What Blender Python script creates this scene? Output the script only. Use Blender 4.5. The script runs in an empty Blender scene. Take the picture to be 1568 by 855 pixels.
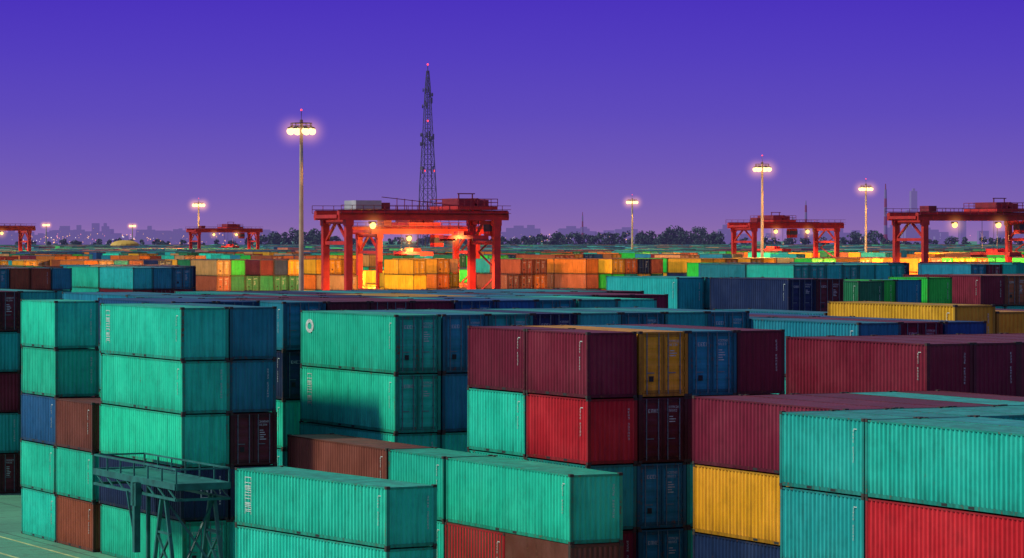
import bpy, math, random
from mathutils import Vector, Matrix
random.seed(7)
scene = bpy.context.scene
col = scene.collection
scene.view_settings.view_transform = 'Standard'
scene.view_settings.look = 'None'
scene.view_settings.exposure = 0

# ------------------------------------------------------------------ yard frame
TH = math.radians(26)
WX, WY = math.cos(TH), math.sin(TH)      # across the rows
LX, LY = -math.sin(TH), math.cos(TH)     # along the containers
def yard(a, b, z=0.0):
    return Vector((a*WX + b*LX, a*WY + b*LY, z))
def bearing(a, b):
    p = yard(a, b)
    return p.x / max(p.y, 1.0), p.y

# ------------------------------------------------------------------ materials
def new_mat(name):
    m = bpy.data.materials.new(name); m.use_nodes = True
    nt = m.node_tree
    for n in list(nt.nodes): nt.nodes.remove(n)
    out = nt.nodes.new('ShaderNodeOutputMaterial')
    bs = nt.nodes.new('ShaderNodeBsdfPrincipled')
    nt.links.new(bs.outputs[0], out.inputs[0])
    return m, nt, bs
def N(nt, t, **kw):
    n = nt.nodes.new(t)
    for k, v in kw.items(): setattr(n, k, v)
    return n
def mixc(nt, fac, c1, c2, blend='MIX'):
    n = nt.nodes.new('ShaderNodeMixRGB'); n.blend_type = blend
    for i, v in ((0, fac), (1, c1), (2, c2)):
        if hasattr(v, 'links') or hasattr(v, 'is_linked'): nt.links.new(v, n.inputs[i])
        else: n.inputs[i].default_value = v
    return n.outputs[0]
def mth(nt, op, a, b=None, clamp=False):
    n = nt.nodes.new('ShaderNodeMath'); n.operation = op; n.use_clamp = clamp
    for i, v in ((0, a), (1, b)):
        if v is None: continue
        if hasattr(v, 'is_linked'): nt.links.new(v, n.inputs[i])
        else: n.inputs[i].default_value = v
    return n.outputs[0]
def maprange(nt, v, a, b, c=0.0, d=1.0):
    n = nt.nodes.new('ShaderNodeMapRange')
    nt.links.new(v, n.inputs[0])
    for i, x in enumerate((a, b, c, d)): n.inputs[i+1].default_value = x
    return n.outputs[0]
def noise(nt, vec, scale, detail=3, rough=0.55):
    n = nt.nodes.new('ShaderNodeTexNoise')
    nt.links.new(vec, n.inputs['Vector'])
    n.inputs['Scale'].default_value = scale
    n.inputs['Detail'].default_value = detail
    n.inputs['Roughness'].default_value = rough
    return n.outputs[0]

def paint_material(name, dark, rust_amt):
    m, nt, bs = new_mat(name)
    info = N(nt, 'ShaderNodeObjectInfo'); tc = N(nt, 'ShaderNodeTexCoord')
    off = N(nt, 'ShaderNodeVectorMath', operation='SCALE')
    comb = N(nt, 'ShaderNodeCombineXYZ')
    nt.links.new(info.outputs['Random'], comb.inputs[0]); nt.links.new(info.outputs['Random'], comb.inputs[1])
    comb.inputs[2].default_value = 0.3
    nt.links.new(comb.outputs[0], off.inputs[0]); off.inputs['Scale'].default_value = 173.0
    add = N(nt, 'ShaderNodeVectorMath', operation='ADD')
    nt.links.new(tc.outputs['Object'], add.inputs[0]); nt.links.new(off.outputs[0], add.inputs[1])
    v = add.outputs[0]
    st = N(nt, 'ShaderNodeVectorMath', operation='MULTIPLY'); nt.links.new(v, st.inputs[0])
    st.inputs[1].default_value = (4.0, 4.0, 0.35)
    big = noise(nt, v, 0.45, 3); mid = noise(nt, v, 1.3, 4, .6); fine = noise(nt, v, 7.0, 4, 0.65); streak = noise(nt, st.outputs[0], 1.0, 3, 0.6)
    c = mixc(nt, 1.0, info.outputs['Color'], (dark, dark, dark, 1), 'MULTIPLY')
    # sun-bleached patches and grime
    faded = mixc(nt, 0.05, mixc(nt, 1.0, c, (1.35, 1.30, 1.30, 1), 'MULTIPLY'), (0.40, 0.42, 0.42, 1))
    c = mixc(nt, maprange(nt, big, 0.42, 0.72, 0, 0.7), c, faded)
    grime = mixc(nt, 1.0, c, (0.46, 0.43, 0.42, 1), 'MULTIPLY')
    c = mixc(nt, maprange(nt, streak, 0.48, 0.82, 0.0, 0.75), c, grime)
    c = mixc(nt, maprange(nt, mid, 0.50, 0.78, 0.0, 0.45), c, grime)
    # dirt collecting low on the walls and under the top rail
    sepo = N(nt, 'ShaderNodeSeparateXYZ'); nt.links.new(tc.outputs['Object'], sepo.inputs[0])
    low = mth(nt, 'MULTIPLY', maprange(nt, sepo.outputs[2], 0.15, 0.9, 0.6, 0.0), maprange(nt, streak, .3, .6))
    c = mixc(nt, low, c, grime)
    # roof dust, darkened further to paint in dimmer light on the tops
    geo = N(nt, 'ShaderNodeNewGeometry'); sep = N(nt, 'ShaderNodeSeparateXYZ')
    nt.links.new(geo.outputs['Normal'], sep.inputs[0])
    up = maprange(nt, sep.outputs[2], 0.5, 0.9, 0.0, 0.9)
    dusty_shaded = mixc(nt, 0.30, grime, (0.05, 0.055, 0.06, 1))
    c = mixc(nt, mth(nt, 'MULTIPLY', up, maprange(nt, mid, 0.35, 0.6, 0.6, 1.0)), c, dusty_shaded)
    # rust
    r1 = maprange(nt, fine, 0.70-rust_amt, 0.76-rust_amt, 0, 1)
    r2 = maprange(nt, streak, 0.52, 0.68, 0, 1)
    rust = mixc(nt, fine, (0.06, 0.018, 0.008, 1), (0.20, 0.07, 0.03, 1))
    c = mixc(nt, mth(nt, 'MULTIPLY', mth(nt, 'MULTIPLY', r1, r2), 0.85), c, rust)
    nt.links.new(c, bs.inputs['Base Color'])
    nt.links.new(maprange(nt, fine, 0.3, 0.7, 0.42, 0.62), bs.inputs['Roughness'])
    bs.inputs['Specular IOR Level'].default_value = 0.30
    bp = N(nt, 'ShaderNodeBump'); bp.inputs['Strength'].default_value = 0.35; bp.inputs['Distance'].default_value = 0.04
    nt.links.new(noise(nt, v, 1.6, 2), bp.inputs['Height']); nt.links.new(bp.outputs[0], bs.inputs['Normal'])
    return m

def simple_mat(name, rgb, rough=0.6, var=0.3, scale=1.0, metal=0.0, air=None):
    m, nt, bs = new_mat(name)
    tc = N(nt, 'ShaderNodeTexCoord'); nz = noise(nt, tc.outputs['Object'], scale, 4)
    d = tuple(x*(1-var) for x in rgb)+(1,); l = tuple(min(1, x*(1+var)) for x in rgb)+(1,)
    nt.links.new(mixc(nt, maprange(nt, nz, 0.3, 0.7), d, l), bs.inputs['Base Color'])
    bs.inputs['Roughness'].default_value = rough; bs.inputs['Metallic'].default_value = metal
    if air:      # surface glow painted in for air haze on very distant things
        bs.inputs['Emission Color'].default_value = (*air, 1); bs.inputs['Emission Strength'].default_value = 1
    return m
def emit_mat(name, rgb, s):
    m, nt, bs = new_mat(name)
    bs.inputs['Base Color'].default_value = (0, 0, 0, 1)
    bs.inputs['Emission Color'].default_value = (*rgb, 1)
    bs.inputs['Emission Strength'].default_value = s
    return m

M_PAINT = paint_material('container_paint', 1.0, 0.055)
M_FRAME = paint_material('container_frame_paint', 0.50, 0.19)
M_CAST = simple_mat('corner_casting_steel', (0.035, 0.022, 0.018), 0.7, 0.4, 8)
M_MARK = simple_mat('white_stencil_paint', (0.46, 0.50, 0.48), 0.6, 0.35, 6)
M_ROD = simple_mat('locking_bar_steel', (0.10, 0.15, 0.17), 0.5, 0.3, 5)
M_SEAL = simple_mat('door_gasket_rubber', (0.012, 0.012, 0.014), 0.8, 0.2, 5)
CMATS = [M_PAINT, M_FRAME, M_CAST, M_MARK, M_ROD, M_SEAL]
M_RED = simple_mat('crane_red_paint', (0.42, 0.016, 0.012), 0.55, 0.3, 0.8)
M_DRED = simple_mat('crane_dark_red_paint', (0.18, 0.010, 0.02), 0.55, 0.3, 0.8)
M_STEEL = simple_mat('galvanised_steel', (0.34, 0.26, 0.20), 0.55, 0.3, 0.5)
M_DARK = simple_mat('dark_steel', (0.035, 0.03, 0.05), 0.6, 0.3, 1.0)
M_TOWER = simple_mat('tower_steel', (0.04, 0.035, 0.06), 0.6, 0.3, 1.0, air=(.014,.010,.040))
M_WHITE = simple_mat('grey_machinery_paint', (0.32, 0.31, 0.36), 0.5, 0.15, 0.5)
M_GREEN = simple_mat('green_steel_paint', (0.012, 0.11, 0.10), 0.5, 0.4, 1.5)
M_TIRE = simple_mat('tyre_rubber', (0.02, 0.02, 0.02), 0.9, 0.2, 2)
M_LAMP = emit_mat('sodium_lamp', (1.0, 0.58, 0.16), 2.6)
M_LAMPHOT = emit_mat('sodium_lamp_core', (1.0, 0.68, 0.27), 2.7)
M_REDL = emit_mat('red_obstruction_light', (1.0, 0.05, 0.08), 2.5)

# ------------------------------------------------------------------ mesh builder
class MB:
    def __init__(s): s.v=[]; s.f=[]; s.m=[]
    def quad(s, a, b, c, d, m=0):
        i=len(s.v); s.v += [tuple(a),tuple(b),tuple(c),tuple(d)]; s.f.append((i,i+1,i+2,i+3)); s.m.append(m)
    def box(s, x0,x1,y0,y1,z0,z1, m=0):
        i=len(s.v)
        s.v += [(x0,y0,z0),(x1,y0,z0),(x1,y1,z0),(x0,y1,z0),(x0,y0,z1),(x1,y0,z1),(x1,y1,z1),(x0,y1,z1)]
        for f in ((0,3,2,1),(4,5,6,7),(0,1,5,4),(1,2,6,5),(2,3,7,6),(3,0,4,7)):
            s.f.append(tuple(i+k for k in f)); s.m.append(m)
    def beam(s, p, q, w, m=0, h=None):
        p=Vector(p); q=Vector(q); d=(q-p)
        if d.length < 1e-6: return
        d.normalize(); h = h or w
        ref = Vector((0,0,1)) if abs(d.z)<0.95 else Vector((1,0,0))
        u=d.cross(ref).normalized()*w/2; v=u.cross(d).normalized()*h/2
        i=len(s.v)
        for c in (p,q):
            for k in (-u-v, u-v, u+v, -u+v): s.v.append(tuple(c+k))
        for f in ((0,3,2,1),(4,5,6,7),(0,1,5,4),(1,2,6,5),(2,3,7,6),(3,0,4,7)):
            s.f.append(tuple(i+k for k in f)); s.m.append(m)
    def cyl(s, p, q, r0, r1, n=10, m=0, cap=True):
        p=Vector(p); q=Vector(q); d=(q-p).normalized()
        ref = Vector((0,0,1)) if abs(d.z)<0.95 else Vector((1,0,0))
        u=d.cross(ref).normalized(); v=u.cross(d).normalized(); i=len(s.v)
        for c,r in ((p,r0),(q,r1)):
            for k in range(n):
                t=2*math.pi*k/n; s.v.append(tuple(c+u*r*math.cos(t)+v*r*math.sin(t)))
        for k in range(n):
            k2=(k+1)%n; s.f.append((i+k,i+k2,i+n+k2,i+n+k)); s.m.append(m)
        if cap:
            s.f.append(tuple(i+n+k for k in range(n))); s.m.append(m)
            s.f.append(tuple(i+n-1-k for k in range(n))); s.m.append(m)
    def octa(s, c, r, m=0):
        c=Vector(c); P=[c+Vector(k)*r for k in ((1,0,0),(0,1,0),(-1,0,0),(0,-1,0),(0,0,1),(0,0,-1))]
        i=len(s.v); s.v += [tuple(p) for p in P]
        for k in range(4):
            k2=(k+1)%4; s.f.append((i+k,i+k2,i+4)); s.m.append(m); s.f.append((i+k2,i+k,i+5)); s.m.append(m)
    def sphere(s, c, r, m=0, n=10, k=6):
        i0=len(s.v)
        for j in range(k+1):
            ph=math.pi*j/k
            for t in range(n):
                th=2*math.pi*t/n
                s.v.append((c[0]+r*math.sin(ph)*math.cos(th), c[1]+r*math.sin(ph)*math.sin(th), c[2]+r*math.cos(ph)))
        for j in range(k):
            for t in range(n):
                t2=(t+1)%n; s.f.append((i0+j*n+t,i0+(j+1)*n+t,i0+(j+1)*n+t2,i0+j*n+t2)); s.m.append(m)
    def wave(s, O, U, V, D, lu, lv, pitch, depth, m=0):
        """corrugated sheet: runs lu along U, lv along V, pressed inwards along D"""
        O=Vector(O); U=Vector(U); V=Vector(V); D=Vector(D)
        n=max(1, round(lu/pitch)); p=lu/n; prof=[]
        for k in range(n):
            prof += [(k*p,0),(k*p+.28*p,0),(k*p+.5*p,depth),(k*p+.78*p,depth)]
        prof.append((lu,0)); i=len(s.v)
        for t,d in prof:
            q=O+U*t+D*d; s.v.append(tuple(q)); s.v.append(tuple(q+V*lv))
        for k in range(len(prof)-1):
            a=i+2*k; s.f.append((a,a+2,a+3,a+1)); s.m.append(m)
    def mesh(s, name, mats):
        me=bpy.data.meshes.new(name); me.from_pydata(s.v,[],s.f)
        for m in mats: me.materials.append(m)
        me.polygons.foreach_set('material_index', s.m); me.update()
        return me

def add_obj(name, me, loc=(0,0,0), rotz=0.0, parent=None, color=None):
    o=bpy.data.objects.new(name, me); col.objects.link(o)
    o.location=loc; o.rotation_euler=(0,0,rotz)
    if parent: o.parent=parent
    if color: o.color=(*color,1)
    return o
def empty(name, loc=(0,0,0), rotz=0):
    o=bpy.data.objects.new(name, None); col.objects.link(o); o.location=loc; o.rotation_euler=(0,0,rotz)
    return o

# ------------------------------------------------------------------ shipping container
CW=2.438
def glyph(mb, O, U, V, w, h, kind):
    O=Vector(O); U=Vector(U); V=Vector(V); t=min(w,h)*0.24
    def r(x0,x1,y0,y1):
        mb.quad(O+U*x0+V*y0, O+U*x1+V*y0, O+U*x1+V*y1, O+U*x0+V*y1, 3)
    if kind in (0,1,3): r(0,t,0,h)
    if kind in (0,2,3): r(w-t,w,0,h)
    if kind in (0,1,2): r(t if kind!=2 else 0,w-t if kind!=1 else w,h-t,h)
    if kind in (1,2): r(t if kind!=2 else 0,w-t if kind!=1 else w,0,t)
    if kind in (1,3): r(t,w-t,h*.42,h*.42+t)

def container_mesh(L, H, door, logo, marks=True, seed=0):
    r=random.Random(seed); mb=MB(); W=CW
    P=.15; zb=.03; rb=.17; rt=.10; zt=H-.035
    for x0 in (0, W-P):
        for y0 in (0, L-P): mb.box(x0,x0+P,y0,y0+P,.12,H-.12,1)
    c=.178; e=.008
    for x0 in (-e, W-c+e):
        for y0 in (-e, L-c+e):
            mb.box(x0,x0+c,y0,y0+c,0,.118,2); mb.box(x0,x0+c,y0,y0+c,H-.118,H,2)
    for x0 in (0.01, W-.07):
        mb.box(x0,x0+.06,c,L-c,zb,rb,1); mb.box(x0,x0+.06,c,L-c,H-rt,zt,1)
    for y0 in (0.01, L-.08):
        mb.box(c,W-c,y0,y0+.07,zb,rb,1); mb.box(c,W-c,y0,y0+.07,H-rt-.03,zt,1)
    for yy in (L/2-1.03, L/2+.67):
        mb.box(.004,.03,yy,yy+.36,zb+.02,rb-.02,5)
    mb.wave((.012,P,rb),(0,1,0),(0,0,1),(1,0,0),L-2*P,H-rt-rb,.29,.066,0)
    mb.wave((W-.012,P,rb),(0,1,0),(0,0,1),(-1,0,0),L-2*P,H-rt-rb,.29,.066,0)
    mb.wave((P,L-.02,rb),(1,0,0),(0,0,1),(0,-1,0),W-2*P,H-rt-.03-rb,.25,.03,0)
    mb.wave((.07,.08,zt-.01),(0,1,0),(1,0,0),(0,0,-1),L-.16,W-.14,.36,.02,0)
    mb.box(.08,W-.08,.09,L-.09,zb+.02,zb+.09,5)
    if not door:
        mb.wave((P,.02,rb),(1,0,0),(0,0,1),(0,1,0),W-2*P,H-rt-.03-rb,.25,.034,0)
        if marks and r.random()<.7:
            for k in range(11):
                if k in (4,): continue
                glyph(mb,(W-.46,.014,H-.55-k*.13),(1,0,0),(0,0,1),.075,.09,r.randrange(4))
        if logo=='end':
            for (x0,x1,z0,z1) in ((1.0,1.6,1.05,1.13),(1.0,1.6,1.6,1.68),(1.0,1.08,1.13,1.6),(1.52,1.6,1.13,1.6),(1.2,1.4,1.28,1.46)):
                mb.quad((x0,.012,z0),(x1,.012,z0),(x1,.012,z1),(x0,.012,z1),3)
    else:
        z0=rb+.01; z1=H-rt-.04; mid=W/2
        mb.box(P+.0,W-P,.085,.10,z0,z1,5)
        for (x0,x1) in ((P+.02,mid-.012),(mid+.012,W-P-.02)):
            mb.box(x0,x1,.035,.08,z0,z0+.12,1); mb.box(x0,x1,.035,.08,z1-.12,z1,1)
            mb.box(x0,x0+.09,.035,.08,z0+.12,z1-.12,1); mb.box(x1-.09,x1,.035,.08,z0+.12,z1-.12,1)
            w=x1-x0-.18
            mb.wave((x0+.09,.045,z0+.12),(0,0,1),(1,0,0),(0,1,0),z1-z0-.24,w,(z1-z0-.24)/5,.016,0)
            for xr in (x0+.22, x1-.22):
                mb.beam((xr,.012,z0-.06),(xr,.012,z1+.06),.038,4)
                for zz in (z0+.02,z0+.55,z0+1.15,z1-.5,z1-.04):
                    mb.box(xr-.045,xr+.045,.0,.034,zz-.03,zz+.03,1)
                mb.box(xr-.03,xr+.36 if xr<x0+.4 else xr+.03,-.012,.004,z0+.86,z0+.90,4)
            for zz in (z0+.2,z0+.85,z0+1.5,z1-.2):
                xh = x0-.05 if x0<mid-.5 else x1-.03
                mb.box(xh,xh+.08,.0,.03,zz-.05,zz+.05,1)
        if marks:
            for row in range(2):
                for k in range(6 if row==0 else 5):
                    glyph(mb,(mid+.30+k*.085,.032,z1-.36-row*.16),(1,0,0),(0,0,1),.06,.10,r.randrange(4))
            for row in range(r.choice((3,5,6))):
                xw=.18+.18*r.random()
                mb.quad((mid+.32,.032,z1-.75-row*.11),(mid+.32+xw,.032,z1-.75-row*.11),(mid+.32+xw,.032,z1-.71-row*.11),(mid+.32,.032,z1-.71-row*.11),3)
            if r.random()<.7: mb.box(P+.36,P+.36+.22,.02,.033,z0+.5,z0+.74,5)
            if r.random()<.4:
                for k in range(4): glyph(mb,(P+.34+k*.14,.032,z1-.55),(1,0,0),(0,0,1),.10,.16,r.randrange(4))
    if marks and r.random()<.75:
        for k in range(10):
            if k==4: continue
            glyph(mb,(.009,.78,H-.55-k*.125),(0,-1,0),(0,0,1),.07,.09,r.randrange(4))
        mb.quad((.009,.5,H-.4),(.009,.72,H-.4),(.009,.72,H-.44),(.009,.5,H-.44),3)
    if logo=='tall':
        for k in range(9):
            glyph(mb,(.006,L-.95,H-.50-k*.19),(0,-1,0),(0,0,1),.60,.15,(0,3,1,2,3,0,1,2,0)[k])
    elif logo=='round':
        for k in range(14):
            t=2*math.pi*k/14; t2=2*math.pi*(k+1)/14
            cy=L-1.2; cz=H-.8
            f=lambda rr,tt:(.006,cy+rr*math.cos(tt)*1.5,cz+rr*math.sin(tt))
            mb.quad(f(.18,t),f(.36,t),f(.36,t2),f(.18,t2),3)
    return mb.mesh('container_%d_%d'%(L,H*10), CMATS)

_cache={}
def cmesh(L,H,door=False,logo=None,variant=0,marks=True):
    k=(round(L,2),H,door,logo,variant,marks)
    if k not in _cache: _cache[k]=container_mesh(L,H,door,logo,marks,int(L*7+H*13+variant*31+door*5))
    return _cache[k]

C = dict(teal=(.014,.56,.385), teal2=(.012,.38,.345), tblue=(.008,.20,.29), blue=(.010,.09,.25), navy=(.008,.022,.085),
         maroon=(.17,.008,.028), red=(.58,.010,.020), brown=(.22,.055,.034), rust=(.32,.075,.03), dred=(.11,.009,.018),
         yellow=(.66,.32,.010), orange=(.62,.16,.012), green=(.02,.50,.05), tan=(.50,.26,.09), dgreen=(.012,.17,.07), grey=(.2,.22,.24))
H0=2.591; HC=2.896; L20=6.058; L40=12.192; L45=13.716

def flatrack_mesh(L,h):
    mb=MB()
    mb.box(0,CW,.0,L,h*.45,h,1)
    mb.box(.1,CW-.1,.1,L-.1,0,h*.45,2)
    for x in (0,CW-.178):
        for y in (0,L-.178): mb.box(x-.006,x+.184,y-.006,y+.184,0,h-.01,2)
    return mb.mesh('flat_rack',CMATS)

def jitter(c, r, s=.10):
    k=1+r.uniform(-s,s)
    return tuple(min(1,x*k*(1+r.uniform(-s*.5,s*.5))) for x in c)

rs=random.Random(11)
def stack(a,b,L,ztop,items,rot=0.0,parent=None,rack=True):
    z=ztop; base=yard(a,b)
    for it in items:
        c=it[0]; h=it[1] if len(it)>1 else H0; door=it[2] if len(it)>2 else False; logo=it[3] if len(it)>3 else None
        z-=h
        jx,jy=rs.uniform(-.035,.035),rs.uniform(-.06,.06)
        add_obj('shipping_container', cmesh(L,h,door,logo,rs.randrange(3)), (base.x+jx*WX+jy*LX,base.y+jx*WY+jy*LY,z), TH+rot+rs.uniform(-.003,.003), parent, jitter(C[c],rs,.14))
    if rack and z>.15:
        add_obj('flat_rack_container', flatrack_mesh(L,z), (base.x,base.y,0), TH+rot, parent, C['brown'])

# ---- far-left front block
stack(54.7,168,L20,12.95,[('teal',),('teal',),('blue',),('teal',),('teal',)])
stack(54.7,161.8,L20,7.77,[('brown',),('teal',),('rust',)])
stack(54.9,149,L40,12.95,[('teal',H0,False,'tall'),('teal',),('teal',),('navy',H0,False,'end'),('teal',H0,True)])
stack(57.4,149,L40,12.95,[('tblue',),('tblue',),('dred',H0,True),('navy',),('teal',)])
for k,a in enumerate((58.4,60.9,63.4)):
    stack(a,201.7,L40,12.95,[('dred',H0,k==1),('teal2',),('maroon',),('teal2',),('dred',H0,True)] if k<2 else [('teal2',)]*5)
# ---- second block
stack(64.6,145.4,L40,12.57,[('teal',HC,True,'round'),('teal',HC,True,'tall'),('teal',HC),('teal',HC)])
stack(67.1,145.4,L40,12.57,[('tblue',HC,True),('tblue',HC),('teal',HC),('teal',HC)])
stack(69.6,145.4,L40,12.57,[('teal2',HC,True),('teal',HC),('teal',HC),('navy',HC)])
a=72.1; k=0
while a<91:
    far=a>82.9
    cc=['navy','teal2','tblue','teal2','tblue','tblue','maroon','blue'][k%8]
    if not far:
        stack(a,145.4,L40,12.57,[(cc,HC,k%2==0),('teal2',HC),('maroon',HC),('teal2',HC)],rack=False)
    else:
        for bb in (135.1,147.5): stack(a,bb,L40,12.2,[(cc,HC,k%2==0),('teal2',HC),('maroon',HC),('teal2',HC)],rack=False)
    a+=2.5; k+=1
stack(91.9,137.7,L40,12.95,[('yellow',),('maroon',),('teal',),('teal',)],rack=False)
stack(91.9,150.1,L40,12.3,[('tblue',),('maroon',),('teal',),('teal',)],rack=False)
for b in (137.7,150.1):
    for k,a in enumerate((94.4,96.9,99.4,101.9,104.4,106.9)):
        stack(a,b,L40,(12.6 if k<2 else 12.2)-(0 if b<140 else 1.0),[(['yellow','dred','blue','maroon','tan','dred'][k] if b<140 else 'teal2',),('maroon',),('teal',)],rack=False)
# ---- centre block
stack(65.2,126.2,L20,12.2,[('maroon',HC),('red',HC),('teal2',HC),('maroon',HC)])
stack(65.2,132.36,L20,12.2,[('maroon',HC),('teal',HC),('teal',HC),('teal',HC)])
stack(67.7,126.2,L40,12.2,[('yellow',HC,True),('dred',HC,True),('tblue',HC,True),('tblue',HC,True)])
stack(70.2,126.2,L40,12.2,[('tblue',HC,True),('maroon',HC),('teal',HC),('teal',HC)])
stack(72.7,126.2,L40,12.2,[('maroon',HC),('maroon',HC),('teal',HC),('teal',HC)])
# ---- right maroon block
for k in range(6):
    stack(80.1+2.5*k,122.3,L40,11.62,[('maroon',HC),('maroon' if k else 'dred',HC),('teal2',HC),('teal2',HC)],rack=False)
# ---- low row, front centre
stack(60.9,119.4,L40,6.58,[('teal',HC)])
stack(60.9,119.4,L20,3.68,[('brown',HC)]); stack(60.9,125.6,L20,3.68,[('red',HC)])
stack(60.9,131.9,L20,6.58,[('teal',HC),('teal',HC)])
stack(60.9,138.2,L40,6.58,[('brown',HC),('teal',HC)])
stack(54.9,124.5,L45,5.93,[('teal',H0,False,'tall'),('teal',)],rot=math.radians(6))
# ---- right front block
for k in range(5):
    stack(67.7+2.5*k,109.1,L40,9.6,[('maroon' if k!=3 else 'teal2',HC),('yellow',HC),('navy',HC)])
for k in range(8):
    stack(64.6+2.5*k,102.85,L20,9.6,[('teal2',HC),('teal2',HC),('teal',HC)] if k<2 else [('teal2',HC),('teal',HC)],rack=k<2)
    stack(64.6+2.5*k,90.5,L40,9.6 if k!=2 else 9.3,[('teal2',HC),('red' if k==0 else 'teal',HC),('maroon',HC)],rack=k<1)
# ---- tall ones standing on the middle block
def blk(a,b,L,items,z=12.95): stack(a,b,L,z,items,rack=False)
blk(125.3,227,L40,[('teal2',HC),('maroon',),('teal',),('teal',),('teal',)],13.26)
blk(127.9,227,L40,[('teal2',),('maroon',),('teal',)],13.26)
blk(127.7,213.9,L40,[('navy',HC,True),('navy',),('teal',),('teal',)],13.26)
blk(130.2,213.9,L40,[('dred',HC,True),('blue',),('teal',)],13.26)
blk(139,222,L20,[('dgreen',),('dgreen',),('teal',)]); blk(139,228.2,L20,[('green',),('dgreen',),('teal',)])
blk(143.9,228,L20,[('green',),('blue',),('teal',)]); blk(146.4,228,L20,[('tblue',),('teal',)]); 
blk(150.8,230,L20,[('green',),('teal',)],13.1)
for k in range(5): blk(157.5+2.5*k,232,L40,[(['maroon','rust','tan','dred','rust'][k],H0,k==1),('teal2',),('rust',)],13.2)

# ------------------------------------------------------------------ middle & far blocks (generated on the yard grid)
# X, Y, grey machinery house, trolley position, leg spacing, span, girder height
CRANES=[(-23.4,467,True,.86,8.5,23.5,20.4),(-24.0,590,False,.45,9,19.5,18.6),(59,795,False,.35,10,23.5,20.4),(70.8,560,False,.75,9,23.5,20.9),(-116.9,1220,False,.6,9,23.5,20.4),(-169,990,False,.4,9,23.5,20.4)]
CR=[(X*WX+Y*WY, X*LX+Y*LY, sp, S) for (X,Y,w,t,sp,S,z) in CRANES]
def blocked(a,b):
    for ca,cb,sp,S in CR:
        if cb-14<b<cb+sp+2:
            for s in (0,S):
                if ca+s-3.2<a<ca+s+1.2: return True
    return False
def infront(a,b):
    t,d=bearing(a+1.2,b+6)
    for (X,Y,w,tt,sp,S,z) in CRANES:
        if Y-115<d<Y+6:
            for s in (0,S):
                lx,ly=X+s*WX,Y+s*WY
                if (lx-7.0)/ly<t<(lx+3.0)/ly: return True
    return False
def wchoice(r, d):
    t=r.random()*sum(d.values())
    for k,v in d.items():
        t-=v
        if t<=0: return k
    return k
NEARW=dict(teal=3,teal2=6,tblue=3,blue=1,navy=.7,maroon=1.6,dred=1,yellow=.3,rust=.3,green=.3)
MIDW=dict(teal=1,teal2=3,tblue=2,blue=1,navy=1,maroon=1.6,dred=1.4,rust=2,orange=1.4,tan=1.2,yellow=1.0,green=.8,brown=1)
FARW=dict(orange=3.4,yellow=2.4,tan=2.2,rust=2.8,brown=1.8,maroon=1.5,teal2=1.8,green=1.3,navy=1,dred=1.2,dgreen=1,blue=.6)  # warm-heavy colours also put the orange lamp light into the far containers
HOTW=dict(yellow=7,orange=2,tan=1.5,rust=1,green=.5,dred=.5)  # yellow containers, with nearby lamp glow also put into their colour
VARW=dict(orange=2,yellow=2,tan=1.2,rust=1.6,maroon=1,teal2=2.6,teal=1.4,green=2.0,dgreen=1.8,blue=.8,tblue=1.2)

def build_block(cols, bays, hfun, weights, r, lo=1):
    Hh={}
    for i,a in enumerate(cols):
        for j,b in enumerate(bays):
            t,d=bearing(a+1.2,b+6)
            if abs(t)>.185 or blocked(a,b): Hh[i,j]=0; continue
            h=max(0,hfun(a,b,t,d,r))
            if h>3 and d>350 and infront(a,b): h=3
            Hh[i,j]=h
    if not any(Hh.values()): return
    E=empty('container_block', yard(cols[0],bays[0]), TH)
    base_a,base_b=cols[0],bays[0]
    kinds={}
    for i,a in enumerate(cols):
        for j,b in enumerate(bays):
            n=Hh[i,j]
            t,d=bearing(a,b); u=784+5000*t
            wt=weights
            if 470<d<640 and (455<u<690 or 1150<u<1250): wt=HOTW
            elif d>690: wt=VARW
            for k in range(1,n+1):
                L_=Hh.get((i-1,j),0); F_=Hh.get((i,j-1),0); R_=Hh.get((i+1,j),0); B_=Hh.get((i,j+1),0)
                if not (k==n or k>L_ or k>F_ or (d<300 and (k>R_ or k>B_))): continue
                if k<lo and d>350: continue
                two = r.random()<.22
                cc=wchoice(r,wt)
                if j>0 and r.random()<.35 and (i,j-1,k) in kinds: cc=kinds[i,j-1,k]
                if i>0 and r.random()<.4 and (i-1,j,k) in kinds: cc=kinds[i-1,j,k]
                kinds[i,j,k]=cc
                z=(k-1)*H0
                if two:
                    for q in (0,6.13):
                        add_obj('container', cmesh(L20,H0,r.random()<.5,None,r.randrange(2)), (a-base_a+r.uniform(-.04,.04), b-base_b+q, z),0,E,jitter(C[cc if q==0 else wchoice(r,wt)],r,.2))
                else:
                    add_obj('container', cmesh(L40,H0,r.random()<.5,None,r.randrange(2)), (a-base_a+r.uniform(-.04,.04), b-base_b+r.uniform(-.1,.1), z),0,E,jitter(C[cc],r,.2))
rr=random.Random(21)
def h_a(a,b,t,d,r):
    if a<63 and b>170: return 0
    if a>.535*b: return 4 if r.random()<.8 else 3
    return 5 if r.random()<.93 else 4
build_block([57.2+2.5*k for k in range(1,3)],[163.5],lambda a,b,t,d,r:5,NEARW,rr)
build_block([64.6+2.5*k for k in range(20)],[160.0,172.4,184.8],h_a,NEARW,rr)
build_block([66.2+2.5*k for k in range(30)],[201.7,214.1,226.5,238.9],lambda a,b,t,d,r:(4 if r.random()<.85 else 3) if a<.535*b else 4 if (r.random()<.8 and a<124) else 3,NEARW,rr)
def field(b0,nb,hf,weights,lo):
    bays=[b0+12.45*j for j in range(nb)]
    a=0.29*b0
    while a<.72*(b0+nb*12.45):
        build_block([a+2.52*k for k in range(6)],bays,hf,weights,rr,lo)
        a+=6*2.52+7.5
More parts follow.
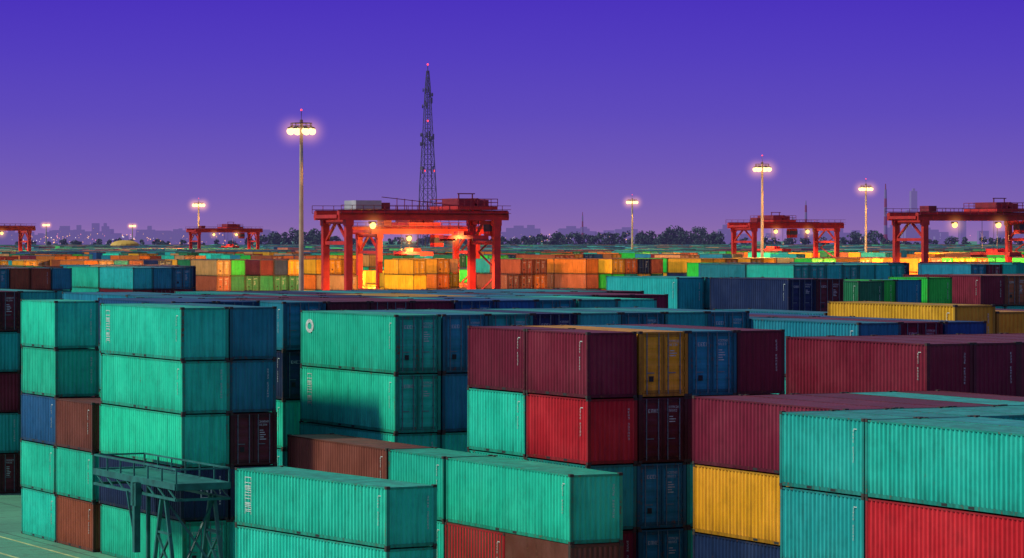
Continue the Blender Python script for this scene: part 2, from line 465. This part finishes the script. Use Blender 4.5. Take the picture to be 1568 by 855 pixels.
def blockheight(lo,hi):
    memo={}
    def f(a,b,t,d,r):
        key=(int(a/5.1),int(b/25))
        if key not in memo: memo[key]=r.randint(lo,hi)
        return max(1,min(5,memo[key]+(0 if r.random()<.7 else r.choice((-1,0,-1)))))
    return f
f3=blockheight(2,3); f4=blockheight(3,4); f5=blockheight(4,5); f45=blockheight(3,5)
field(262,4,lambda a,b,t,d,r: f3(a,b,t,d,r) if t<.03 else f4(a,b,t,d,r),MIDW,1)
field(326,2,lambda a,b,t,d,r: f3(a,b,t,d,r),MIDW,1)
LEFTW=dict(teal2=6,tblue=3,teal=2,navy=1,maroon=1,dred=1,rust=.6)
def hz(a,b,t,d,r):
    u=784+5000*t
    if u<260 or u>1080: return 5 if r.random()<.8 else 4
    return f3(a,b,t,d,r)
field(366,2,hz,LEFTW,1)
field(393,2,hz,MIDW,1)
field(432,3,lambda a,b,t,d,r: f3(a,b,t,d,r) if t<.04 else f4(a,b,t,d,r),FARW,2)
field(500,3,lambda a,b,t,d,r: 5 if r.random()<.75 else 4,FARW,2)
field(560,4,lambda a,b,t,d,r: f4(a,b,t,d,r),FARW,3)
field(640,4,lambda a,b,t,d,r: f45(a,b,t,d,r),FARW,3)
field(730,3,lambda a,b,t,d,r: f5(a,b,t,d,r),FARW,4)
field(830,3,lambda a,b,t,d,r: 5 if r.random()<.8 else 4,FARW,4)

def far_mesh():
    V=[];F=[];K=[]
    r=random.Random(4)
    b=940
    W3=dict(green=2.2,dgreen=3,teal=1.6,teal2=3.2,tblue=2,orange=.9,tan=.8,rust=.8,yellow=.6,maroon=.6)
    while b<2300:
        a=.29*b; run=0; cc='teal2'
        while a<.72*b:
            if run<=0: run=r.randint(2,11); cc=wchoice(r, VARW if b<1100 else W3); n=r.choice((3,4,5,5,5))
            run-=1
            for k in range(n-2,n):
                c2=cc if r.random()<.75 else wchoice(r,W3)
                i=len(V); z0=k*H0+.04; z1=(k+1)*H0-.04
                for zz in (z0,z1):
                    for (x,y) in ((a,b),(a+2.4,b),(a+2.4,b+12.2),(a,b+12.2)): p=yard(x,y,zz); V.append(tuple(p))
                for f in ((4,5,6,7),(0,1,5,4),(1,2,6,5),(3,0,4,7)):
                    F.append(tuple(i+q for q in f)); K.append(jitter(C[c2],r,.3))
            a+=2.52
            if r.random()<.03: a+=8
        b+=48
    me=bpy.data.meshes.new('far_stacks'); me.from_pydata(V,[],F)
    at=me.color_attributes.new('Col','FLOAT_COLOR','CORNER')
    buf=[]
    for kk,f in zip(K,F):
        for _ in f: buf += [kk[0],kk[1],kk[2],1]
    at.data.foreach_set('color',buf)
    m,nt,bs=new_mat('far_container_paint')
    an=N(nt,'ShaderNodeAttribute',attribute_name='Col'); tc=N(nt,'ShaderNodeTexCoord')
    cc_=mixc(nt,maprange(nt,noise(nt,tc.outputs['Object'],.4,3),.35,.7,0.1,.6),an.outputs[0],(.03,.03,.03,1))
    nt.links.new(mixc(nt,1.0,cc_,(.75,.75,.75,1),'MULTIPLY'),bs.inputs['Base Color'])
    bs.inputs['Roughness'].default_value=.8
    bs.inputs['Emission Color'].default_value=(.020,.014,.042,1); bs.inputs['Emission Strength'].default_value=1  # faint purple glow put in to imitate air haze over the far rows
    me.materials.append(m); me.update()
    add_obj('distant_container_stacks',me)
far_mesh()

# ------------------------------------------------------------------ ground
m,nt,bs=new_mat('yard_concrete')
tc=N(nt,'ShaderNodeTexCoord')
n1=noise(nt,tc.outputs['Object'],.08,5); n2=noise(nt,tc.outputs['Object'],1.7,5,.65)
c=mixc(nt,maprange(nt,n1,.3,.7),(.05,.17,.11,1),(.09,.30,.18,1))  # green of the yard light is put into the concrete colour
c=mixc(nt,maprange(nt,n2,.5,.75,0,.7),c,(.035,.07,.05,1))
mp=N(nt,'ShaderNodeMapping'); mp.inputs['Rotation'].default_value=(0,0,-TH); nt.links.new(tc.outputs['Object'],mp.inputs[0])
br=N(nt,'ShaderNodeTexBrick'); nt.links.new(mp.outputs[0],br.inputs['Vector']); br.inputs['Scale'].default_value=1
br.inputs['Brick Width'].default_value=6; br.inputs['Row Height'].default_value=4.5; br.inputs['Mortar Size'].default_value=.06; br.offset=0
c=mixc(nt,mth(nt,'MULTIPLY',br.outputs['Fac'],.7),c,(.02,.03,.028,1))
nt.links.new(c,bs.inputs['Base Color']); nt.links.new(maprange(nt,n2,.3,.7,.45,.8),bs.inputs['Roughness'])
mb=MB(); S=45000; mb.quad((-S,-2000,0),(S,-2000,0),(S,S,0),(-S,S,0)); add_obj('ground',mb.mesh('ground',[m]))
M_LINE=simple_mat('faded_line_paint',(.35,.38,.16),.7,.4,1.2)
mb=MB()
for a in (50.2,53.0): mb.box(a,a+.18,100,200,.002,.006)
add_obj('lane_marking',mb.mesh('lane_marking',[M_LINE]),(0,0,0),TH)

# ------------------------------------------------------------------ access platform beside front-left stack
def platform():
    mb=MB(); zt=4.85; L=11.6; W=2.6
    for x in (0,W): 
        mb.beam((x,0,zt),(x,L,zt),.16,0,.3); mb.beam((x,0,zt+.8),(x,L,zt+.8),.08)
        for k in range(7): mb.beam((x,k*L/6,zt),(x,k*L/6,zt+.8),.07)
        for k in range(8): mb.beam((x,k*L/8,zt-.6),(x,(k+1)*L/8,zt),.06)
        mb.beam((x,0,zt-.6),(x,L,zt-.6),.12)
    for y in (0,L):
        mb.beam((0,y,zt),(W,y,zt),.16,0,.3); mb.beam((0,y,zt+.8),(W,y,zt+.8),.08)
        mb.beam((0,y,zt-.6),(W,y,zt-.6),.12)
    mb.box(.08,W-.08,.08,L-.08,zt+.02,zt+.08)
    for k in range(12): mb.beam((0,k*L/11,zt-.12),(W,k*L/11,zt-.12),.1)
    for x in (.1,W-.1):
        mb.beam((x,.3,0),(x,1.7,zt-.6),.16); mb.beam((x,3.6,0),(x,2.2,zt-.6),.16)
        mb.beam((x,.3,.3),(x,2.9,2.6),.1); mb.beam((x,3.6,.3),(x,1.0,2.6),.1); mb.beam((x,.3,.3),(x,3.6,.3),.12); mb.beam((x,1.0,2.6),(x,2.9,2.6),.1)
    mb.beam((.1,.3,.3),(W-.1,1.7,zt-.7),.1); mb.beam((W-.1,.3,.3),(.1,1.7,zt-.7),.1)
    mb.beam((W-.1,10.8,0),(W-.1,10.8,zt),.18)
    mb.box(-.35,-.05,4.6,5.3,zt-1.2,zt-.1)
    mb.beam((-.2,4.9,zt-3.4),(-.2,4.9,zt-.1),.3)
    mb.beam((-.2,4.9,zt-3.3),(-.2,6.2,zt-.6),.1)
    for y in (.3,3.6):
        for x in (.1,W-.1): mb.cyl((x-.12,y,.22),(x+.12,y,.22),.22,.22,10,1)
    return mb.mesh('access_platform',[M_GREEN,M_TIRE])
add_obj('access_platform',platform(),yard(51.9,141.6),TH)

# ------------------------------------------------------------------ lights helpers
WARM=(1.0,.47,.10)
def spot(name,loc,direction,power,colr,cone=130,rad=.5,parent=None):
    l=bpy.data.lights.new(name,'SPOT'); l.energy=power; l.color=colr; l.shadow_soft_size=rad
    l.spot_size=math.radians(cone); l.spot_blend=.6
    o=bpy.data.objects.new(name,l); col.objects.link(o); o.location=loc
    o.rotation_euler=Vector(direction).to_track_quat('-Z','Y').to_euler()
    if parent: o.parent=parent
    return o
# glow balls added at lamp heads; their own emission imitates bloom and lit haze
hm=bpy.data.materials.new('lamp_halo_glow'); hm.use_nodes=True; nt=hm.node_tree
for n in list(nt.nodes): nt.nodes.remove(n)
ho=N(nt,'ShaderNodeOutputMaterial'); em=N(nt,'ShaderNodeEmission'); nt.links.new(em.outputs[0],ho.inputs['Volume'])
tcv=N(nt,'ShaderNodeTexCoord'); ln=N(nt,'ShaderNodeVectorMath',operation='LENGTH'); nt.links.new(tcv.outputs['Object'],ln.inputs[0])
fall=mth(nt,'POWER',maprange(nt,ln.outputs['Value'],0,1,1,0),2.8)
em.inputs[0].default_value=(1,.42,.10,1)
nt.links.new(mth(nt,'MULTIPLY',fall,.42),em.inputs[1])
mb=MB(); mb.sphere((0,0,0),1,0,20,12); HALO=mb.mesh('halo_ball',[hm])
def halo(loc,r,parent=None):
    o=add_obj('lamp_halo',HALO,loc,0,parent); o.scale=(r,r,r); return o

# ------------------------------------------------------------------ rubber tyred gantry cranes
def crane(X,Y,white,tp,sp,S,zt,power=0,down=.16):
    E=empty('gantry_crane',(X,Y,0),TH)
    mb=MB()
    for x in (0,S):
        for y in (0,sp):
            mb.box(x-.5,x+.5,y-.4,y+.4,2.2,zt-1.3,0)
            mb.box(x-.62,x+.62,y-.55,y+.55,zt-2.1,zt-1.3,0)
        mb.box(x-.55,x+.55,-2.2,sp+2.2,1.3,2.2,0)
        mb.beam((x,.3,zt-4.6),(x,sp-.3,zt-4.6),.5); mb.beam((x,0,zt-4.6),(x,sp/2,zt-1.4),.35); mb.beam((x,sp,zt-4.6),(x,sp/2,zt-1.4),.35)
        mb.beam((x,0,zt-1.6),(x,sp,zt-1.6),.55)
        mb.beam((x,.3,2.4),(x,sp*.5,6.2),.28); mb.beam((x,sp-.3,2.4),(x,sp*.5,6.2),.28)
        for y in (-1.6,.9,sp-.9,sp+1.6): mb.cyl((x-.35,y,.75),(x+.35,y,.75),.75,.75,14,2)
        for y in (-1.6,.9,sp-.9,sp+1.6): mb.box(x-.45,x+.45,y-.3,y+.3,.9,1.35,1)
    add_obj('legs',mb.mesh('crane_legs',[M_RED,M_DRED,M_TIRE]),parent=E)
    mb=MB()
    for y in (0,sp):
        mb.box(-1.6,S+1.8,y-.45,y+.45,zt-1.3,zt,0)
        mb.box(-1.6,S+1.8,y-.1,y+.1,zt,zt+.15,1)
        s=-1 if y==0 else 1
        yy=y+s*1.15
        mb.box(-1.6,S+1.8,min(yy,y+s*.46),max(yy,y+s*.46),zt-.35,zt-.28,1)
        for zz in (.25,.8): mb.beam((-1.6,yy,zt+zz),(S+1.8,yy,zt+zz),.07,1)
        k=-1.6
        while k<S+1.9: mb.beam((k,yy,zt-.3),(k,yy,zt+.8),.07,1); k+=1.7
    for x in (-1.6,S+1.8): mb.beam((x,0,zt-.8),(x,sp,zt-.8),.5)
    for k in range(5):
        z0=2.4+k*3.0; mb.beam((S+.8,sp*.1 if k%2 else sp*.9,z0),(S+.8,sp*.9 if k%2 else sp*.1,z0+3.0),.12,1,.3)
    add_obj('girders',mb.mesh('crane_girders',[M_RED,M_DRED]),parent=E)
    mb=MB(); xt=tp*S
    mb.box(xt-3.2,xt+3.2,-.6,sp+.6,zt+.2,zt+.75,0)
    mb.box(xt-2.2,xt+.4,1.2,sp-1.4,zt+.75,zt+1.9,1)
    mb.box(xt+1.0,xt+2.9,1.8,sp*.5,zt+.75,zt+1.7,1)
    mb.cyl((xt+.7,1.0,zt+1.5),(xt+.7,sp-1.0,zt+1.5),.45,.45,12,1)
    for x in (xt-3.2,xt+3.2):
        for zz in (1.3,1.8): mb.beam((x,-.6,zt+zz),(x,sp+.6,zt+zz),.09,1)
    for y in (-.6,sp+.6):
        for zz in (1.3,1.8): mb.beam((xt-3.2,y,zt+zz),(xt+3.2,y,zt+zz),.09,1)
        for k in range(7): mb.beam((xt-3.2+k*6.4/6,y,zt+.7),(xt-3.2+k*6.4/6,y,zt+1.8),.08,1)
    for x in (xt-1.6,xt+.6): mb.beam((x,sp*.3,zt+1.8),(x,sp*.3,zt+2.6),.15,1)
    mb.beam((xt-1.8,sp*.3,zt+2.6),(xt+1.0,sp*.3,zt+2.6),.15,1)
    mb.box(xt+2.6,xt+4.4,.8,2.8,zt-3.6,zt-1.4,0)
    mb.box(xt+2.55,xt+4.45,.75,2.85,zt-2.9,zt-1.9,2)
    zs=13.6 if not white else 16.4
    for x in (xt-1.6,xt+1.6):
        for y in (sp*.3,sp*.7): mb.beam((x,y,zt),(x,y,zs+.6),.06,2)
    mb.box(xt-1.25,xt+1.25,-1.6,sp+1.6,zs,zs+.5,0)
    mb.box(xt-.8,xt+.8,sp*.3,sp*.7,zs+.5,zs+1.1,0)
    for y in (-1.6,sp+1.3): mb.box(xt-1.3,xt+1.3,y,y+.3,zs-.3,zs,1)
    add_obj('trolley',mb.mesh('crane_trolley',[M_RED,M_DRED,M_DARK]),parent=E)
    mb=MB()
    mb.box(-.9,.9,sp*.2,sp*.8,2.25,4.6,0)
    if white:
        mb.box(1.0,5.0,-.4,sp*.45,zt+.2,zt+1.5,0)
        mb.box(5.4,6.6,.2,sp*.35,zt+.2,zt+1.2,1)
        for k in range(9): mb.beam((7.6+k*1.2,0,zt+1.9-k*.13),(7.6+k*1.2,0,zt+.1),.08,1)
        mb.beam((5.2,0,zt+2.0),(17.2,0,zt+.8),.1,1)
    else: mb.box(1.0,2.6,.3,sp*.35,zt+.2,zt+1.2,1)
    add_obj('machinery_house',mb.mesh('crane_house',[M_WHITE,M_DRED]),parent=E)
    mb=MB()
    xs=(3.4,) if white else (5.5,14.5) 
    for x in xs:
        mb.box(x-.5,x+.5,-1.1,-.5,zt-1.85,zt-1.5,0); mb.sphere((x,-.95,zt-2.1),.5,1,8,5)
        halo((x,-.95,zt-2.1),2.6,E)
    add_obj('floodlights',mb.mesh('crane_floodlights',[M_DARK,M_LAMP]),parent=E)
    if power:
        for x in (4,S-4): spot('floodlight_fill',(x,sp+1.6,zt-1.9),(0.15,.85,-.42),power,WARM,120,.6,E)
        for x in (6,S-6.5): spot('floodlight_fill',(x,sp*.5,zt-2.4),(0.1,-.1,-1),power*down,WARM,140,.6,E)
        spot('floodlight_fill',(S*.5,-14,zt-4),(0,.95,.12),power*down*.55,WARM,120,.6,E) if down>.3 else None  # added fill spot hanging before the second crane; no lamp stands there
    return E
PW=[170000,120000,170000,130000,80000,80000]
for i_,(cpar,pw) in enumerate(zip(CRANES,PW)): crane(*cpar,pw,.34 if i_==1 else .13)

# ------------------------------------------------------------------ high mast lights
def mast(X,Y,h,sc=1.0,power=0,hz=2.6):
    E=empty('high_mast_light',(X,Y,0),0)
    mb=MB()
    mb.cyl((0,0,0),(0,0,h),.40*sc,.21*sc,12,0); mb.cyl((0,0,0),(0,0,.5),.8,.8,12,0)
    R=1.35*sc; n=12
    for k in range(n):
        t=2*math.pi*k/n; t2=2*math.pi*(k+1)/n
        for zz in (h-.5,h+.05): mb.beam((R*math.cos(t),R*math.sin(t),zz),(R*math.cos(t2),R*math.sin(t2),zz),.09,1)
        mb.beam((R*math.cos(t),R*math.sin(t),h-.5),(R*math.cos(t),R*math.sin(t),h+.05),.07,1)
        if k%3==0: mb.beam((0,0,h-.3),(R*math.cos(t),R*math.sin(t),h-.3),.12,1)
    mb.cyl((0,0,h),(0,0,h+.5),.25,.2,10,1); mb.beam((0,0,h+.5),(0,0,h+1.7),.07,1)
    for k in range(8):
        t=2*math.pi*(k+.5)/8; c,s=math.cos(t),math.sin(t)
        mb.beam((R*c,R*s,h-.45),((R+.45)*c,(R+.45)*s,h-.62),.45*sc,1,.2)
    add_obj('mast_pole',mb.mesh('mast_pole',[M_STEEL,M_DARK]),parent=E)
    mb=MB()
    for k in range(8):
        t=2*math.pi*(k+.5)/8; c,s=math.cos(t),math.sin(t)
        mb.sphere(((R+.15)*c,(R+.15)*s,h-1.0),.46*sc,0,10,6)
    add_obj('lamps',mb.mesh('mast_lamps',[M_LAMPHOT]),parent=E)
    mb=MB(); mb.sphere((0,0,h+1.75),.14,0,6,4); add_obj('obstruction_light',mb.mesh('mast_obstruction',[M_REDL]),parent=E)
    for s in (-1,1): halo((s*1.15*sc,0,h-1.0),hz,E)
    if power:
        for k in range(4):
            t=math.pi*.25+math.pi/2*k; c,s=math.cos(t),math.sin(t)
            spot('mast_floodlight_lamp',((R+.9)*c,(R+.9)*s,h-1.6),(c*.75,s*.75,-.8),power,WARM,115,.6,E)
        spot('mast_floodlight_lamp',(1.6,-3.0,h-1.2),(-.05,.2,-1),power*.12,WARM,60,.5,E)
mast(-27.1,420,31.2,1.0,32000,2.9)
mast(49.5,646,31.2,1.0,80000,3.1)
mast(95.6,882,31.0,1.05,90000,3.3)
mast(43.8,1190,31.0,1.2,70000,3.6)
mast(-123.8,1290,31.0,1.4,80000,4.2)
mast(-428,3000,31,1.8,0,5); mast(-372,3200,31,1.8,0,5)

# ------------------------------------------------------------------ lattice radio tower
def lattice(X,Y,prof,name,th=.3,red=()):
    E=empty(name,(X,Y,0),math.radians(20)); mb=MB()
    def hw(z):
        for (z0,w0),(z1,w1) in zip(prof,prof[1:]):
            if z<=z1: return w0+(w1-w0)*(z-z0)/(z1-z0)
        return prof[-1][1]
    zs=[0]
    while zs[-1]<prof[-1][0]-1: zs.append(zs[-1]+max(2.4,hw(zs[-1])*1.9))
    zs[-1]=prof[-1][0]
    for z0,z1 in zip(zs,zs[1:]):
        a,b=hw(z0),hw(z1)
        c0=[(-a,-a),(a,-a),(a,a),(-a,a)]; c1=[(-b,-b),(b,-b),(b,b),(-b,b)]
        for k in range(4):
            k2=(k+1)%4; t=th*(1 if z0<60 else .75)
            mb.beam((*c0[k],z0),(*c1[k],z1),t*1.1); mb.beam((*c1[k],z1),(*c1[k2],z1),t*.6)
            mb.beam((*c0[k],z0),(*c1[k2],z1),t*.5); mb.beam((*c0[k2],z0),(*c1[k],z1),t*.5)
    top=prof[-1][0]
    mb.beam((0,0,0),(0,0,top*.97),th*1.1); mb.beam((0,0,top-1),(0,0,top+2.8),.28)
    add_obj('lattice_frame',mb.mesh('lattice',[M_TOWER]),parent=E)
    mb=MB(); r=random.Random(2)
    for zc,n in ((64,7),(61,5),(79,5),(84,6),(48,4)):
        w=hw(zc)+.8
        for k in range(n):
            t=2*math.pi*k/n+r.random(); z=zc+r.uniform(-1.4,1.4); x,y=w*math.cos(t),w*math.sin(t)
            if k%3==2: mb.cyl((x,y,z),(x*1.25,y*1.25,z),.9,.9,14)
            else: mb.box(x-.25,x+.25,y-.25,y+.25,z-1.3,z+1.3)
            mb.beam((0,0,z),(x,y,z),.14)
    add_obj('antennas',mb.mesh('antennas',[M_TOWER]),parent=E)
    mb=MB()
    for z,off in red:
        for s in ((-off,off) if off else (0,)): mb.sphere((s,-off,z),.48,0,8,5)
    add_obj('obstruction_lights',mb.mesh('obstruction_lights',[M_REDL]),parent=E)
lattice(-38.7,1500,[(0,3.9),(40,3.0),(64,1.9),(86,1.0),(92,.6),(94,.45)],'lattice_radio_tower',.30,((48,2.3),(27.5,3.1),(71,0),(96.9,0)))
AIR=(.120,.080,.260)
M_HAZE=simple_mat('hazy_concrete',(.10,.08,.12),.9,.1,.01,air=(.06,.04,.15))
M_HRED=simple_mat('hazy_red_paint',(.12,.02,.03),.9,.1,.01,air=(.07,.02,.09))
def chimney(X,Y,h,r,name,mats):
    mb=MB(); n=8
    for k in range(n): mb.cyl((0,0,h*k/n),(0,0,h*(k+1)/n),r*(1-.5*k/n),r*(1-.5*(k+1)/n),12,k%2 if len(mats)>1 else 0,False)
    mb.cyl((0,0,h),(0,0,h+h*.08),r*.3,r*.2,8,0)
    add_obj(name,mb.mesh(name,mats),(X,Y,0))
chimney(286,2500,55,1.8,'striped_mast',[M_HRED,M_HAZE]); chimney(225,2500,43,1.6,'striped_mast',[M_HAZE,M_HRED]); chimney(54,2500,35,1.0,'striped_mast',[M_HRED,M_HAZE])

# ------------------------------------------------------------------ distant city
rc=random.Random(9)
mb=MB(); M_WIN=emit_mat('distant_lit_windows',(.75,.38,.35),.7)
def bld(u,d,h,w):
    X=(u-784)/5000*d
    mb.box(X-w/2,X+w/2,d,d+30,0,h,0)
    if rc.random()<.6: mb.box(X-w/5,X+w/5,d+4,d+20,h,h+rc.uniform(3,9),0)
    z=18
    while z<h-4:
        x=X-w/2+3
        while x<X+w/2-3:
            if rc.random()<.10: mb.box(x,x+1.4,d-.3,d-.05,z,z+1.4,1)
            x+=6
        z+=7
for k in range(130):
    u=rc.choice((rc.uniform(-60,420),rc.uniform(-60,300),rc.uniform(760,960),rc.uniform(1100,1620)))
    bld(u,rc.uniform(5500,7500),16.2+rc.uniform(3,22),rc.uniform(14,50))
for u,h in ((1400,98),(1393,60),(1475,42),(1215,42),(145,34),(160,28),(95,24)): bld(u,6500,16+h,12)
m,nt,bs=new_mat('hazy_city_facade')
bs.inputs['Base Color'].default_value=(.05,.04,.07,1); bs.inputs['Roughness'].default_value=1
bs.inputs['Emission Color'].default_value=(*AIR,1); bs.inputs['Emission Strength'].default_value=1.0  # facade glows faintly; distance haze is put into its emission
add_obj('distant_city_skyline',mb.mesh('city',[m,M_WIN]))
mb=MB()
for k in range(230):
    u=rc.choice((rc.gauss(170,90),rc.uniform(-40,420),rc.uniform(1100,1600),rc.uniform(760,1000)))
    d=rc.uniform(2700,5200); mb.octa(((u-784)/5000*d,d,16.2+rc.uniform(-6,10)*d/5000),rc.uniform(.25,.8)*d/4000,rc.choice((0,0,0,1,2)))
add_obj('distant_city_lights',mb.mesh('city_lights',[emit_mat('warm_street_glow',(1,.45,.2),1.6),emit_mat('white_street_glow',(.9,.75,.8),1.3),emit_mat('magenta_street_glow',(1,.25,.45),1.5)]))
mb=MB(); n=18
for j in range(6):
    for k in range(n):
        f=lambda jj,kk:(9*math.cos(jj*math.pi/12)*math.cos(2*math.pi*kk/n),9*math.cos(jj*math.pi/12)*math.sin(2*math.pi*kk/n),13+3.2*math.sin(jj*math.pi/12))
        mb.quad(f(j,k),f(j,k+1),f(j+1,k+1),f(j+1,k),0)
mb.cyl((0,0,0),(0,0,13),9,9,18,0)
add_obj('domed_storage_tank',mb.mesh('dome',[simple_mat('yellow_tank_paint',(.50,.30,.04),.6,.15,.1)]),(-237,2000,0))

# ------------------------------------------------------------------ distant trees
def treeline(name,ranges,d,seed):
    r=random.Random(seed); mb=MB()
    for (u0,u1,h0,h1,step) in ranges:
        u=u0
        while u<u1:
            X=(u-784)/5000*d; Y=d+r.uniform(-40,60)
            f=(u-u0)/(u1-u0); env=h0+(h1-h0)*math.sin(math.pi*f)
            H=16.2+env*r.uniform(.65,1.12); R=H*r.uniform(.2,.32)
            mb.cyl((X,Y,0),(X+r.uniform(-1,1),Y,H*.6),.6,.3,6,1,False)
            for k in range(4):
                t=r.random()*6.28; mb.cyl((X,Y,H*.4),(X+R*.6*math.cos(t),Y+R*.6*math.sin(t),H*.75),.3,.1,5,1,False)
            for cl in range(9):
                t=r.random()*6.28; rad=R*r.random()**.5*.85; cz=H*r.uniform(.45,.93); sh=1-abs(cz/H-.6)*.9
                cx,cy=X+rad*sh*math.cos(t),Y+rad*sh*math.sin(t); cr=R*r.uniform(.25,.48); mi=r.choice((0,0,2))
                for q in range(30):
                    p=Vector((r.gauss(0,1),r.gauss(0,1),r.gauss(0,.8))).normalized()*cr*r.uniform(.6,1.1)+Vector((cx,cy,cz))
                    a=Vector((r.gauss(0,1),r.gauss(0,1),r.gauss(0,1))).normalized()*r.uniform(.5,1.0)
                    b2=a.cross(Vector((r.gauss(0,1),r.gauss(0,1),r.gauss(0,1)))).normalized()*r.uniform(.5,.9)
                    mb.quad(p-a,p-b2,p+a,p+b2,mi)
            u+=step*r.uniform(.6,1.3)
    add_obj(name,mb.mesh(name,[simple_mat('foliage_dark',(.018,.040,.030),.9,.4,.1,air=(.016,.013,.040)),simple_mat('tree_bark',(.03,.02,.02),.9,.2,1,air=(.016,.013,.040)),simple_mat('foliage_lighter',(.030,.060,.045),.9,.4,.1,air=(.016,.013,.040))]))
treeline('distant_tree_line',[(385,520,3,9,7),(765,1110,3,7,8),(985,1108,4,12,6),(1280,1375,2,7,8),(520,765,1,3,14),(-40,385,-1,1.5,16),(1375,1620,0,3,14),(1110,1280,1,3,14)],2500,3)

# ------------------------------------------------------------------ world
w=bpy.data.worlds.new('World'); scene.world=w; w.use_nodes=True; nt=w.node_tree
for n in list(nt.nodes): nt.nodes.remove(n)
out=N(nt,'ShaderNodeOutputWorld'); bg=N(nt,'ShaderNodeBackground'); nt.links.new(bg.outputs[0],out.inputs[0])
tc=N(nt,'ShaderNodeTexCoord'); sp_=N(nt,'ShaderNodeSeparateXYZ'); nt.links.new(tc.outputs['Generated'],sp_.inputs[0])
def s2l(*c): return tuple(((x/255)/12.92 if x/255<=.04045 else ((x/255+.055)/1.055)**2.4) for x in c)+(1,)
cr=N(nt,'ShaderNodeValToRGB'); nt.links.new(maprange(nt,sp_.outputs[2],0,.08),cr.inputs[0])
e=cr.color_ramp.elements
e[0].position=0; e[0].color=s2l(146,112,172); e[1].position=1; e[1].color=s2l(73,48,186)
for p,c_ in ((.06,s2l(134,104,174)),(.16,s2l(121,96,179)),(.30,s2l(109,87,184)),(.48,s2l(95,75,188)),(.70,s2l(84,63,190)),(.92,s2l(75,51,189))):
    x=e.new(p); x.color=c_
sky=N(nt,'ShaderNodeTexSky'); sky.sky_type='NISHITA'; sky.sun_disc=False
sky.sun_elevation=math.radians(8); sky.sun_rotation=math.radians(229)
zen=mixc(nt,.30,(.27,.24,.52,1),mixc(nt,1.0,sky.outputs[0],(.08,.08,.08,1),'MULTIPLY'))
c=mixc(nt,maprange(nt,sp_.outputs[2],.09,.40),cr.outputs[0],zen)
nt.links.new(c,bg.inputs[0]); bg.inputs[1].default_value=1.0

# ------------------------------------------------------------------ key light from the left
sl=bpy.data.lights.new('sun','SUN'); sl.energy=3.8; sl.angle=math.radians(7); sl.color=(.92,1.0,.80)
so=bpy.data.objects.new('sun',sl); col.objects.link(so)
phi=math.radians(-19); el=math.radians(42)
hx=-WX*math.cos(phi)-LX*math.sin(phi); hy=-WY*math.cos(phi)-LY*math.sin(phi)
to=Vector((hx*math.cos(el),hy*math.cos(el),math.sin(el)))
so.rotation_euler=to.to_track_quat('Z','Y').to_euler(); so.location=(-60,40,60)

# ------------------------------------------------------------------ camera
cd=bpy.data.cameras.new('camera'); cam=bpy.data.objects.new('camera',cd); col.objects.link(cam)
cam.location=(0,0,16.2); cam.rotation_euler=(math.radians(90),0,0)
cd.sensor_width=36; cd.lens=36*5000/1568; cd.shift_y=-59.5/1568
cd.clip_start=1; cd.clip_end=60000
scene.camera=cam
print('objects',len(bpy.data.objects))
